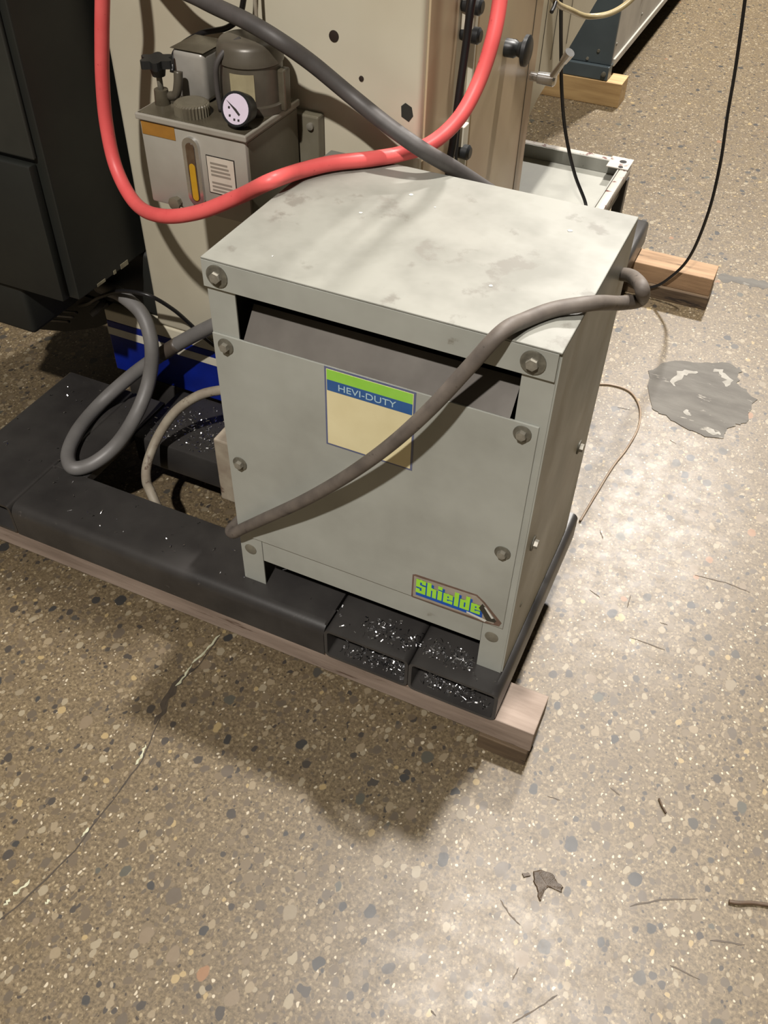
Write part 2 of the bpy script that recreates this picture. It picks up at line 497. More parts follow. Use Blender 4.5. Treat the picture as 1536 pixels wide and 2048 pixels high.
def ribbon(name, pts, width, mat, parent, z=0.0001, thick=0.0003, jag=0.4):
    L, Rr = [], []
    P = [Vector((p[0], p[1], 0)) for p in pts]
    Q = []
    for a, b in zip(P, P[1:]):
        for k in range(5):
            Q.append(a.lerp(b, k / 5))
    Q.append(P[-1])
    for i, p in enumerate(Q):
        t = (Q[min(i + 1, len(Q) - 1)] - Q[max(i - 1, 0)]).normalized()
        nn = Vector((-t.y, t.x, 0))
        j = nn * random.uniform(-width, width) * jag
        wd = width * random.uniform(0.5, 1.2) * (0.3 if i in (0, len(Q) - 1) else 1)
        L.append(p + nn * wd * 0.5 + j); Rr.append(p - nn * wd * 0.5 + j)
    return flat_poly(name, L + Rr[::-1], z, mat, parent, thick)

def F(px, py): return az(px, py, 0.0)
ribbon('crack', [F(446, 1262), F(400, 1330), F(345, 1375), F(322, 1432), F(285, 1520), F(225, 1600), F(150, 1700), F(60, 1790), F(-10, 1850)], 0.0030, 'crack', floor)
ribbon('crack', [F(372, 1352), F(340, 1385), F(312, 1450)], 0.014, 'crack', floor, z=0.00005)
for q in ([(440, 1270), (412, 1300), (385, 1328)], [(385, 1330), (370, 1352), (352, 1373)], [(292, 1490), (283, 1512), (272, 1530)], [(176, 1655), (165, 1675)], [(60, 1760), (40, 1780), (26, 1790)], [(100, 1800), (90, 1808)], [(20, 1798), (8, 1812)]):
    ribbon('crack_filler', [F(*p) for p in q], 0.0045, 'filler', floor, z=0.0004)
ribbon('crack', [F(1436, 555), F(1480, 560), F(1540, 572)], 0.05, 'patch', floor, jag=0.1)

def blob(pts, n_sub=4, jit=0.004):
    out = []
    k = len(pts)
    for i in range(k):
        a = Vector(pts[i]); b = Vector(pts[(i + 1) % k])
        for s in range(n_sub):
            p = a.lerp(b, s / n_sub)
            out.append((p.x + random.uniform(-jit, jit), p.y + random.uniform(-jit, jit)))
    return out
pt = flat_poly('repair_patch', blob([F(*p).to_2d() for p in [(1296, 742), (1345, 722), (1400, 726), (1452, 726), (1482, 742), (1475, 768), (1510, 800), (1492, 846), (1462, 856), (1440, 880), (1376, 862), (1320, 826), (1302, 812)]], 5, 0.006), 0.0, 'patch', floor, 0.0016)
tag(pt, 'smooth grey filler patch smeared on the pebbled concrete')
for q in ([(1345, 772), (1362, 748), (1392, 742)], [(1430, 738), (1452, 752), (1458, 775)], [(1372, 820), (1384, 832)], [(1412, 862), (1440, 872)]):
    ribbon('patch_pale_mark', [F(*p) for p in q], 0.02, 'patch_pale', floor, z=0.0017, thick=0.0003)  # pale irregular strips laid on the patch
SC = [[(1260, 1812), (1320, 1800), (1395, 1797)], [(1025, 2046), (1070, 2020), (1115, 1990)], [(1025, 1960), (1038, 1935)], [(1340, 1930), (1400, 1960)], [(1318, 1600), (1330, 1625)], [(1260, 1275), (1330, 1300)], [(1390, 1150), (1450, 1165), (1500, 1185)],
      [(862, 2020), (872, 2032)], [(1255, 1215), (1262, 1190)], [(1235, 815), (1260, 820)], [(1200, 1060), (1206, 1078)], [(1180, 1180), (1200, 1195)], [(1320, 1245), (1335, 1250)], [(1300, 110), (1325, 114)], [(1290, 145), (1315, 150)], [(1280, 178), (1300, 182)], [(1440, 258), (1466, 262)], [(1000, 1800), (1020, 1830), (1040, 1850)], [(1095, 1593), (1120, 1600)], [(1220, 1575), (1240, 1590)], [(1420, 1880), (1490, 1890)], [(1340, 880), (1352, 888)]]
for q in SC:
    ribbon('scuff_mark', [F(*p) for p in q], 0.0026 if q[0][1] > 700 else 0.012, 'scuff', floor, z=0.0002, jag=0.3)

# ================================================================== timbers under the skid
def timber(name, x0, x1, y0, y1, z0, z1, mat, label, cat='timber'):
    o = box(name, x0, x1, y0, y1, z0, z1, mat, None, 0.002)
    tag(o, label, cat); return o
timber('timber_plank', -0.86, 0.583, -0.040, 0.046, 0.040, ZT, 'wood', 'long weathered timber plank under the front edge of the black steel skid', 'plank')
timber('timber_block', 0.49, 0.580, -0.046, 0.044, 0.0, 0.040, 'wood_block', 'dark wooden block under the front plank below the transformer corner', 'wood block')
timber('timber_plank', -0.72, 0.588, 1.622, 1.712, 0.040, ZT, 'wood_brown', 'brown timber plank sticking out from under the rear of the black skid', 'plank')
timber('timber_block', 0.30, 0.590, 1.610, 1.705, 0.0, 0.040, 'wood_block', 'dark wooden block under the brown rear plank', 'wood block')

# ================================================================== black steel skid
skid = thing('steel_skid', (0, 0.4, ZT), 'black steel skid frame with open fork pockets resting on timbers', 'skid frame')
YF = -0.045
pocketA = rtube('fork_pocket', 0.187, 0.3495, ZT, ZB, YF, 0.43, 0.012, 0.006, 'frame', skid)
pocketB = rtube('fork_pocket', 0.3505, 0.513, ZT, ZB, YF, 0.43, 0.012, 0.006, 'frame', skid)
rtube('fork_pocket', -0.70, -0.513, ZT, ZB, YF, 0.37, 0.012, 0.006, 'frame', skid)
prof = [(0.092, ZB), (0.092, ZT), (YF, ZT)]
for k in range(8):
    a = math.radians(180 - 90 * k / 7)
    prof.append((YF + 0.022 + 0.022 * math.cos(a), ZB - 0.022 + 0.022 * math.sin(a)))
prism('front_rail', prof, 'x', -0.512, 0.186, 'frame', skid, smooth=True)
box('corner_plate', -0.512, -0.43, 0.0925, 0.37, ZB - 0.02, ZB, 'frame', skid)
box('cross_beam', -0.4295, 0.186, 0.247, 0.428, ZT, ZB - 0.002, 'frame', skid, 0.006)
box('side_beam', -0.58, -0.44, 0.43, 1.455, ZT, ZB - 0.001, 'frame', skid, 0.004)
box('side_beam', -0.05, 0.09, 0.43, 1.455, ZT, ZB - 0.001, 'frame', skid, 0.004)
box('rear_beam', -0.70, 0.358, 1.456, 1.745, ZT, ZB, 'frame', skid, 0.012, 4)
prism('weld_seam', [(0.184, ZB), (0.189, ZB), (0.189, ZB + 0.003), (0.184, ZB + 0.002)], 'y', YF + 0.01, 0.0, 'frame', skid)

# ================================================================== transformer
tr = thing('transformer', (0.25, 0.19, ZB), 'grey sheet metal dry type transformer standing on the black skid', 'transformer')
HT = ZB + 0.652
Dp = 0.38
# lid: top sheet and turned down lips
lid = box('lid', -0.002, 0.502, -0.0035, Dp + 0.002, HT - 0.003, HT, 'box_top', tr, 0.0012)
box('front_lip', -0.002, 0.4985, -0.0035, 0.0005, HT - 0.044, HT - 0.0032, 'box_paint', lid, 0.0006)
for (px, py, r) in ((822, 390, 0.0042), (722, 426, 0.003), (981, 572, 0.003), (870, 415, 0.0016), (1140, 462, 0.004), (545, 513, 0.0016)):
    p = az(px, py, HT)
    prism('paint_fleck', [(p.x + r * random.uniform(0.6, 1.1) * math.cos(a * 1.047), p.y + r * random.uniform(0.6, 1.1) * math.sin(a * 1.047)) for a in range(6)], 'z', HT + 0.0001, HT + 0.0007, 'stk_white', lid)
# corner posts that run down into the legs
box('corner_post', 0.0, 0.044, 0.001, 0.004, ZB, HT - 0.004, 'box_paint', tr, 0.0006)
box('corner_post', 0.456, 0.4995, 0.001, 0.004, ZB, HT - 0.004, 'box_paint', tr, 0.0006)
box('corner_post', 0.0, 0.044, Dp - 0.004, Dp - 0.001, ZB, HT - 0.004, 'box_paint', tr, 0.0006)
box('corner_post', 0.456, 0.4995, Dp - 0.004, Dp - 0.001, ZB, HT - 0.004, 'box_paint', tr, 0.0006)
box('side_panel', 0.4995, 0.502, 0.0015, Dp, ZB + 0.004, HT - 0.0035, 'box_paint', tr, 0.0006)
box('side_panel', -0.002, 0.0, 0.0045, Dp, ZB + 0.06, HT - 0.0035, 'box_paint', tr, 0.0006)
box('back_panel', 0.0445, 0.4555, Dp - 0.004, Dp - 0.001, ZB + 0.06, HT - 0.0035, 'box_paint', tr, 0.0006)
fp = box('front_panel', 0.001, 0.490, -0.0025, 0.0008, 0.289, 0.703, 'box_paint', tr, 0.0006)
# louvre: the panel's top edge bent back and up into the slot
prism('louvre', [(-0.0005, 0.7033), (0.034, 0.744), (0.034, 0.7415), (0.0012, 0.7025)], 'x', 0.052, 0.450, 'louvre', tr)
box('skirt', 0.0445, 0.4555, 0.002, 0.0045, 0.234, 0.296, 'box_paint', tr, 0.0006)
box('dark_interior_box', 0.02, 0.48, 0.075, Dp - 0.03, ZB + 0.075, HT - 0.012, 'inside', tr, 0.004)  # near-black box added inside so the vent slot reads dark
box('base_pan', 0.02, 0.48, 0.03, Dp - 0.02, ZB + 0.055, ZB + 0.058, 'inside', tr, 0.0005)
box('wiring_cover', -0.066, -0.0025, 0.05, 0.13, 0.30, 0.44, 'cable_beige', tr, 0.003)

def bolt(p, axis, wr, hr, parent, big=False):
    ax_ = Vector(axis)
    p = Vector(p)
    wsh = lathe('washer', p, ax_, [(0, wr), (0.0018, wr), (0.0026, wr * 0.8)], 'washer', parent, 24)
    b = bmesh.new()
    acyl(b, p + ax_ * 0.0026, p + ax_ * 0.0085, hr, hr * 0.94, 6)
    h = obj('bolt_head', b, 'bolt', wsh)
    return wsh
nY = (0, -1, 0)
for x, z, wr in ((0.022, 0.799, 0.0165), (0.469, 0.799, 0.0165)):
    bolt((x, -0.0036, z), nY, wr, 0.0085, tr)
for x, z in ((0.022, 0.686), (0.022, 0.461), (0.470, 0.687), (0.470, 0.460)):
    bolt((x, -0.0026, z), nY, 0.0125, 0.0075, tr)
for x, z in ((0.020, 0.254), (0.474, 0.256)):
    lathe('hole_plug', (x, 0.001, z), nY, [(0, 0.0115), (0.001, 0.0115), (0.0022, 0.008), (0.0026, 0.0)], 'plug', tr, 24)
for y, z in ((0.297, 0.446), (0.047, 0.448)):
    bolt((0.502, y, z), (1, 0, 0), 0.0125, 0.0075, tr)
lathe('rivet', (0.502, 0.05, 0.30), (1, 0, 0), [(0, 0.005), (0.001, 0.0045), (0.0018, 0.0)], 'plug', tr, 16)

# name label on the front panel
lab = box('name_label', 0.1815, 0.3195, -0.0033, -0.0026, 0.563, 0.7025, 'lbl_edge', tr, 0.0)
tag(lab, 'cream name label with green and blue bands reading HEVI-DUTY')
box('label_field', 0.1845, 0.3165, -0.0037, -0.00332, 0.566, 0.6995, 'lbl_cream', lab, 0.0)
box('green_band', 0.1855, 0.3155, -0.0041, -0.00372, 0.682, 0.699, 'lbl_green', lab, 0.0)
box('blue_band', 0.1855, 0.3155, -0.0041, -0.00372, 0.6635, 0.682, 'lbl_blue', lab, 0.0)
text_mesh('label_lettering', 'HEVI-DUTY', 1, 0.088, 0.0105, (0.2035, -0.0042, 0.6675), (1, 0, 0), (0, 0, 1), 'lbl_text', lab, 0.0003, bold=0.0)
# torn sticker low on the panel
stk = prism('torn_sticker', [(0.331, 0.289), (0.331, 0.343), (0.336, 0.346), (0.441, 0.349), (0.455, 0.338), (0.487, 0.303), (0.484, 0.293), (0.46, 0.2895)], 'y', -0.0030, -0.0026, 'stk_edge', tr)
tag(stk, 'torn sticker with green letters over a blue shadow')
prism('sticker_film', [(0.334, 0.2915), (0.334, 0.341), (0.440, 0.3455), (0.452, 0.336), (0.478, 0.305), (0.474, 0.2945)], 'y', -0.0033, -0.00302, 'stk_back', stk)
GLYPH = {'S': (5.2, [(0, 8.2, 5.2, 10), (0, 5, 2.1, 10), (0, 4.3, 5.2, 5.9), (3.1, 0, 5.2, 5.9), (0, 0, 5.2, 1.8), (3.1, 7.0, 5.2, 10), (0, 0, 2.1, 3.1)]),
         'h': (5.0, [(0, 0, 2.2, 10), (1.5, 5.1, 5.0, 6.8), (2.9, 0, 5.0, 6.8)]),
         'i': (2.3, [(0, 0, 2.3, 6.8), (0, 7.7, 2.3, 10)]),
         'e': (5.0, [(0, 0, 2.1, 6.8), (0, 5.2, 5.0, 6.8), (2.9, 3.0, 5.0, 6.8), (1.5, 2.9, 5.0, 3.8), (0, 0, 5.0, 1.6), (2.9, 0, 5.0, 2.1)]),
         'l': (2.3, [(0, 0, 2.3, 10)]),
         'd': (5.0, [(2.9, 0, 5.0, 10), (0, 0, 2.1, 6.8), (0, 5.2, 5.0, 6.8), (0, 0, 5.0, 1.6)])}
def block_letters(name, word, ox, oz, u, y0, y1, mat, parent, grow=(0, 0, 0, 0)):
    bm = bmesh.new(); x = 0.0
    for ch in word:
        wd, rects = GLYPH[ch]
        for k, (a, b, c_, d_) in enumerate(rects):
            e = k * 0.00001
            abox(bm, ox + (x + a + grow[0]) * u, ox + (x + c_ + grow[2]) * u, y0 - e, y1, oz + (b + grow[1]) * u, oz + (d_ + grow[3]) * u)
        x += wd + 0.75
    return obj(name, bm, mat, parent)
block_letters('blue_shadow', 'Shielde', 0.3385, 0.3055, 0.00325, -0.0035, -0.00331, 'stk_blue', stk, (0.1, -2.3, 1.25, -0.9))
block_letters('sticker_lettering', 'Shielde', 0.3385, 0.3055, 0.00325, -0.0040, -0.0037, 'stk_green', stk)
prism('sticker_tear', [(0.452, 0.334), (0.447, 0.322), (0.4555, 0.310), (0.462, 0.298), (0.476, 0.300), (0.478, 0.3055)], 'y', -0.0044, -0.00415, 'stk_tear', stk)
prism('paper_scrap', [(0.4555, 0.328), (0.4585, 0.3285), (0.4735, 0.3095), (0.470, 0.307)], 'y', -0.0047, -0.00445, 'stk_white', stk)
prism('paper_scrap', [(0.428, 0.3035), (0.428, 0.300), (0.460, 0.2935), (0.463, 0.2985)], 'y', -0.0047, -0.0042, 'stk_white', stk)

# ================================================================== machine column behind the transformer
YM = 0.43
mc = thing('machine_column', (-0.16, 0.75, ZB), 'tall cream painted machine column with blue striped plinth behind the transformer', 'machine')
box('plinth', -0.605, 0.118, YM, 1.05, ZB, 0.302, 'blue', mc, 0.002)
box('white_stripe', -0.6055, 0.1185, YM - 0.0008, YM - 0.0001, 0.266, 0.286, 'white_stripe', mc, 0.0)
box('plinth_top', -0.605, 0.118, YM, 1.05, 0.3021, 0.330, 'cream', mc, 0.003)
body = box('column_body', -0.463, 0.13, YM, 1.05, 0.3302, 2.0, 'cream', mc, 0.010, 3)
# side cover plate, seams and the recess that holds the cables
box('side_cover', 0.1302, 0.134, 0.445, 0.565, 0.34, 1.98, 'cream_oily', mc, 0.001)
box('side_cover', 0.1302, 0.136, 0.660, 1.046, 0.34, 1.98, 'cream_oily', mc, 0.0015)
prism('rear_head', [(1.051, 0.66), (1.12, 0.69), (1.25, 0.712), (1.56, 0.785), (1.75, 0.83), (1.75, 1.95), (1.051, 1.95)], 'x', -0.40, 0.131, 'cream', mc)
for y in (1.095, 1.18, 1.30):
    box('panel_seam', 0.1311, 0.1318, y, y + 0.003, 0.75, 1.9, 'seam', mc, 0.0)
box('panel_seam', 0.1361, 0.1368, 0.99, 0.993, 0.34, 1.9, 'seam', mc, 0.0)
for (px, py, r) in ((668, 72, 0.0085), (723, 157, 0.0042)):
    p = ay(px, py, YM)
    lathe('plugged_hole', (p.x, YM - 0.0003, p.z), nY, [(0, r), (0.0012, r * 0.95), (0.0016, r * 0.5), (0.0016, 0)], 'hole', mc, 20)
p = ay(815, 225, YM)
prism('paint_chip', [(p.x + a, p.z + b) for a, b in ((-0.010, -0.008), (-0.011, 0.008), (-0.004, 0.014), (0.007, 0.009), (0.010, -0.004), (0.003, -0.014))], 'y', YM - 0.0006, YM - 0.0001, 'chip_dark', mc)
# clamps with black knobs down the recess
for (px, py) in ((948, 12), (945, 70), (925, 303)):
    p = ax(px, py, 0.15)
    box('cable_clamp', 0.1302, 0.152, p.y - 0.007, p.y + 0.018, p.z + 0.006, p.z + 0.045, 'white_stripe', mc, 0.002)
    lathe('clamp_knob', (0.131, p.y, p.z), (1, 0, 0), [(0, 0.010), (0.012, 0.012), (0.03, 0.013), (0.034, 0.009), (0.034, 0)], 'knob', mc, 20)
box('guide_strip', 0.1302, 0.140, 0.636, 0.6425, 0.60, 1.9, 'white_stripe', mc, 0.001)
# round black pull knob on the side
p = ax(1026, 97, 0.150)
lathe('pull_knob', (0.136, p.y, p.z), (1, 0, 0), [(0, 0.016), (0.018, 0.016), (0.024, 0.012), (0.03, 0.014), (0.036, 0.027), (0.043, 0.027), (0.046, 0.022), (0.046, 0)], 'knob', mc)
# chrome crank
ck = thing('crank', (0, 0, 0), '', '')
bpy.data.objects.remove(ck)
hub_p = Vector((0.136, 1.02, 0.765))
hub = lathe('crank_hub', hub_p, (1, 0, 0), [(0, 0.009), (0.014, 0.009), (0.016, 0.012), (0.05, 0.013), (0.054, 0.009), (0.054, 0)], 'chrome', mc)
bm = bmesh.new()
e0 = hub_p + Vector((0.042, 0, 0)); e1 = Vector((0.215, 1.0, 0.829))
acyl(bm, e0, e0.lerp(e1, 0.7), 0.008, 0.006, 14)
acyl(bm, e0.lerp(e1, 0.68), e1, 0.008, 0.0105, 14)
obj('crank_arm', bm, 'chrome', hub, smooth=True)

# black cables hanging in the side recess
hose('hanging_cable', [ax(958, -60, 0.173) + Vector((0, 0, 0.8)), ax(958, -60, 0.173), ax(944, 0, 0.173), ax(932, 90, 0.173), ax(918, 190, 0.173), ax(905, 290, 0.173), ax(898, 330, 0.173), (0.173, 0.50, 0.62), (0.173, 0.50, 0.42)], 0.0062, 'black_rubber', None, 'thick black cable hanging down the side recess of the cream machine column', 'cable')
thin_px = [(947, -50), (940, 5), (937, 70), (933, 130), (927, 200), (920, 270), (917, 305), (915, 340)]
thin = [ax(px, py, 0.1475) - Vector((0, 0.010, 0)) for px, py in thin_px]
hose('hanging_cable', [thin[0] + Vector((0, -0.006, 0.8))] + thin + [(0.1475, 0.575, 0.60)], 0.0028, 'black_rubber', None, 'thin black wire running beside the thick cable in the column recess', 'wire')

# ================================================================== lubrication pump on the column
lp = thing('lubrication_pump', (-0.17, 0.33, 0.735), 'grey oil lubrication pump with reservoir, gauge and motor on the column', 'oil pump')
X0, X1, Y0, Y1 = -0.266, -0.074, 0.242, 0.405
res = box('reservoir', X0, X1, Y0, Y1, 0.737, 0.872, 'pump_grey', lp, 0.004)
box('shaded_side', X1 + 0.0001, X1 + 0.001, Y0 + 0.006, Y1 - 0.004, 0.742, 0.868, 'pump_side', lp, 0.0)  # thin sheet that paints the reservoir's right side as shaded
ld = box('reservoir_lid', X0 - 0.004, X1 + 0.004, Y0 - 0.004, Y1 + 0.002, 0.8722, 0.882, 'pump_grey', lp, 0.002)
box('oil_film', X0, X1, Y0, Y1, 0.8822, 0.8828, 'pump_oily', ld, 0.0)
box('mount_bracket', X0 + 0.02, X1 + 0.036, Y1 + 0.0025, YM - 0.0005, 0.745, 0.858, 'pump_side', lp, 0.003)
lathe('bracket_screw', (X1 + 0.022, Y1 + 0.0022, 0.842), nY, [(0, 0.006), (0.004, 0.006), (0.005, 0.003), (0.005, 0)], 'bolt', lp, 16)
lathe('bracket_screw', (X1 + 0.022, Y1 + 0.0022, 0.765), nY, [(0, 0.006), (0.004, 0.006), (0.005, 0.003), (0.005, 0)], 'bolt', lp, 16)
# star knob valve
kp = Vector((-0.250, 0.287, 0.8829))
vb = cyl('valve_body', kp, kp + Vector((0, 0, 0.022)), 0.0125, 'pump_oily', lp, 0.011, 12)
cyl('valve_stem', kp + Vector((0, 0, 0.022)), kp + Vector((0, 0, 0.055)), 0.0045, 'washer', vb)
bm = bmesh.new()
n = 60
top, bot = [], []
for k in range(n):
    a = 2 * math.pi * k / n
    r = 0.0225 + 0.0042 * math.cos(6 * a)
    top.append(bm.verts.new(kp + Vector((r * math.cos(a), r * math.sin(a), 0.068))))
    bot.append(bm.verts.new(kp + Vector((r * math.cos(a), r * math.sin(a), 0.056))))
for k in range(n):
    j = (k + 1) % n; bm.faces.new((bot[k], bot[j], top[j], top[k]))
bm.faces.new(top); bm.faces.new(bot[::-1])
acyl(bm, kp + Vector((0, 0, 0.042)), kp + Vector((0, 0, 0.0562)), 0.010, 0.013, 20)
obj('star_knob', bm, 'knob', lp)
hose('elbow_pipe', [kp + Vector((0.012, 0.004, 0.012)), kp + Vector((0.024, 0.004, 0.016)), kp + Vector((0.030, 0.006, 0.034)), kp + Vector((0.030, 0.010, 0.05))], 0.007, 'motor', lp, per=6)
# filler cap with knurled rim
cp = Vector((-0.186, 0.274, 0.8829))
bm = bmesh.new()
n = 64; rows = []
for h, rr, kn in ((0, 0.0265, 0.0012), (0.016, 0.0265, 0.0012), (0.0185, 0.0245, 0.0), (0.0195, 0.02, 0)):
    rows.append([bm.verts.new(cp + Vector(((rr + kn * (1 if k % 2 else -1)) * math.cos(2 * math.pi * k / n), (rr + kn * (1 if k % 2 else -1)) * math.sin(2 * math.pi * k / n), h))) for k in range(n)])
for A, B in zip(rows, rows[1:]):
    for k in range(n): bm.faces.new((A[k], A[(k + 1) % n], B[(k + 1) % n], B[k]))
bm.faces.new(rows[-1]); bm.faces.new(rows[0][::-1])
obj('filler_cap', bm, 'cap', lp)
# cast cover, then motor
cov = box('terminal_cover', -0.243, -0.184, 0.315, 0.385, 0.8829, 0.958, 'alu', lp, 0.009, 4)
bm = bmesh.new(); abox(bm, -0.2435, -0.1835, 0.3155, 0.3855, 0.9582, 0.9588)
obj('cover_top_grime', bm, 'pump_oily', lp)
mot = lathe('motor', (-0.122, 0.350, 0.8829), (0, 0, 1), [(0, 0.054), (0.012, 0.054), (0.014, 0.0495), (0.068, 0.0495), (0.070, 0.052), (0.076, 0.052), (0.079, 0.0505), (0.092, 0.049), (0.098, 0.044), (0.101, 0.030), (0.101, 0.0)], 'motor', lp, 40)
box('motor_lug', -0.0735, -0.061, 0.345, 0.365, 0.8829, 0.945, 'pump_oily', lp, 0.003)
bm = bmesh.new()
v = []
for z in (0.902, 0.944):
    for k in range(7):
        a = math.radians(-98 + 44 * k / 6)
        v.append(bm.verts.new((-0.122 + 0.0501 * math.cos(a), 0.350 + 0.0501 * math.sin(a), z - 0.0)))
for k in range(6): bm.faces.new((v[k], v[k + 1], v[8 + k], v[7 + k]))
r_ = bmesh.ops.extrude_face_region(bm, geom=bm.faces[:])
for g in r_['geom']:
    if isinstance(g, bmesh.types.BMVert):
        d = Vector((g.co.x + 0.122, g.co.y - 0.35, 0)).normalized(); g.co += d * 0.0006
obj('motor_label', bm, 'paper_dirty', lp)
hose('motor_lead', [(-0.128, 0.335, 0.982), (-0.135, 0.312, 0.976), (-0.148, 0.298, 0.955), (-0.153, 0.299, 0.92), (-0.152, 0.302, 0.884)], 0.0042, 'hose_dark', lp, per=6)
# pressure gauge, facing forward and a little up
gp = Vector((-0.0935, 0.256, 0.912)); ga = Vector((0.05, -0.93, 0.28)).normalized()
cyl('gauge_stem', (-0.093, 0.268, 0.8829), (-0.093, 0.268, 0.900), 0.009, 'knob', lp)
gg = lathe('pressure_gauge', gp - ga * 0.006, ga, [(-0.022, 0.012), (-0.02, 0.021), (0, 0.0245), (0.006, 0.025), (0.009, 0.0245), (0.009, 0.0222), (0.0075, 0.0215), (0.0075, 0)], 'knob', lp, 32)
lathe('gauge_dial', gp + ga * 0.0016, ga, [(0, 0.0213), (0.0006, 0.0213), (0.0006, 0)], 'gauge_face', gg, 32)
gu = ga.cross(Vector((1, 0, 0))).normalized(); gr = gu.cross(ga).normalized()
if gu.z < 0: gu = -gu; gr = gu.cross(ga).normalized()
def gpt(a, b): return gp + ga * 0.0024 + gr * a + gu * b
def gpoly(name, pts):
    bm = bmesh.new()
    vs = [bm.verts.new(gpt(*p)) for p in pts]; f = bm.faces.new(vs)
    r = bmesh.ops.extrude_face_region(bm, geom=[f])
    bmesh.ops.translate(bm, verts=[g for g in r['geom'] if isinstance(g, bmesh.types.BMVert)], vec=ga * 0.0005)
    return obj(name, bm, 'ink', gg)
sgn = 1 if gr.x > 0 else -1
gpoly('gauge_needle', [(sgn * -0.016, 0.0105), (sgn * 0.006, -0.0085), (sgn * 0.008, -0.006), (sgn * 0.001, 0.0005)])
for a, b in ((-0.009, -0.010), (-0.001, -0.0145), (0.006, -0.0145), (-0.011, 0.001)):
    gpoly('gauge_mark', [(sgn * a - 0.0015, b - 0.0015), (sgn * a + 0.0015, b - 0.0015), (sgn * a + 0.0015, b + 0.0015), (sgn * a - 0.0015, b + 0.0015)])
# sight glass
def slot_outline(cx, z0, z1, r, n=10):
    out = []
    for k in range(n + 1):
        a = math.pi * k / n; out.append((cx + r * math.cos(a), z1 - r + r * math.sin(a)))
    for k in range(n + 1):
        a = math.pi + math.pi * k / n; out.append((cx + r * math.cos(a), z0 + r + r * math.sin(a)))
    return out
cx = -0.172
sg = prism('sight_glass_frame', slot_outline(cx, 0.752, 0.862, 0.0145), 'y', Y0 - 0.006, Y0 + 0.001, 'chrome', lp, smooth=True)
prism('sight_glass', slot_outline(cx, 0.760, 0.854, 0.0075), 'y', Y0 - 0.0072, Y0 - 0.0061, 'glass_dark', sg)
prism('oil_level', slot_outline(cx + 0.0008, 0.7615, 0.822, 0.0055), 'y', Y0 - 0.0080, Y0 - 0.0073, 'oil', sg)
box('orange_label', -0.2625, -0.201, Y0 - 0.0008, Y0 - 0.0001, 0.850, 0.8705, 'orange_label', lp, 0.0)
il = box('info_label', -0.148, -0.0965, Y0 - 0.0008, Y0 - 0.0001, 0.778, 0.839, 'ink', lp, 0.0)
box('label_paper', -0.1465, -0.098, Y0 - 0.0012, Y0 - 0.0009, 0.7795, 0.8375, 'paper', il, 0.0)
for k in range(8):
    z = 0.829 - k * 0.0062
    if k == 4: continue
    box('printed_line', -0.141, -0.106 + random.uniform(-0.006, 0.004), Y0 - 0.0014, Y0 - 0.0012, z - 0.0034, z, 'print', il, 0.0)
lathe('drain_plug', (-0.214, Y0, 0.748), nY, [(0, 0.009), (0.006, 0.009), (0.007, 0.011), (0.012, 0.011), (0.013, 0.008), (0.013, 0)], 'cap', lp, 8)
hose('pump_cable', [ay(345, 145, 0.37), ay(350, 105, 0.385), ay(400, 68, 0.395), ay(455, 55, 0.395), ay(478, 35, 0.395), ay(487, 0, 0.395), ay(490, -60, 0.395), ay(490, -60, 0.395) + Vector((0, 0, 0.4)), ay(490, -60, 0.395) + Vector((0, 0.0, 0.8))], 0.0045, 'black_rubber', None, 'black cable arching over the oil pump motor and up the column', 'cable')
hose('pump_pipe', [ay(512, 80, 0.40), ay(513, 40, 0.40), ay(510, 0, 0.40), ay(506, -60, 0.40), ay(506, -60, 0.40) + Vector((0, 0, 0.4)), ay(506, -60, 0.40) + Vector((0, 0, 0.8))], 0.003, 'cable_beige', None, 'thin grey oil pipe rising from the pump motor along the column', 'pipe')

# ================================================================== black cabinet left of the column
bc = thing('black_cabinet', (-0.66, 0.40, 0.486), 'tall matte black cabinet standing out beside the cream column', 'cabinet')
box('cabinet_body', -0.86, -0.484, 0.245, 0.62, 0.486, 1.75, 'black_matte', bc, 0.003)
box('front_door', -0.86, -0.500, 0.236, 0.2448, 0.76, 1.74, 'black_grey', bc, 0.003)
box('lower_door', -0.86, -0.506, 0.225, 0.2448, 0.486, 0.752, 'black_matte', bc, 0.004)
for k, (y0, y1) in enumerate(((0.30, 0.325), (0.352, 0.36), (0.376, 0.40))):
    box('chipped_edge', -0.4838, -0.4828, y0, y1, 0.4865, 0.4925 + 0.002 * k, 'bare_edge', bc, 0.0)
box('cabinet_foot', -0.86, -0.62, 0.236, 0.385, 0.37, 0.4858, 'black_matte', bc, 0.012, 3)
box('underside_box', -0.95, -0.466, 0.452, 0.95, 0.331, 0.4855, 'black_matte', bc, 0.012, 3)  # black box that fills the void under the cabinet
prism('under_pan', [(-0.95, 0.3305), (-0.95, 0.19), (-0.86, 0.19), (-0.76, 0.212), (-0.66, 0.252), (-0.61, 0.283), (-0.61, 0.3305)], 'y', 0.4525, 0.95, 'black_matte', bc)
box('rear_wall', -0.86, -0.466, 0.6205, 0.95, 0.4865, 1.75, 'black_matte', bc, 0.002)

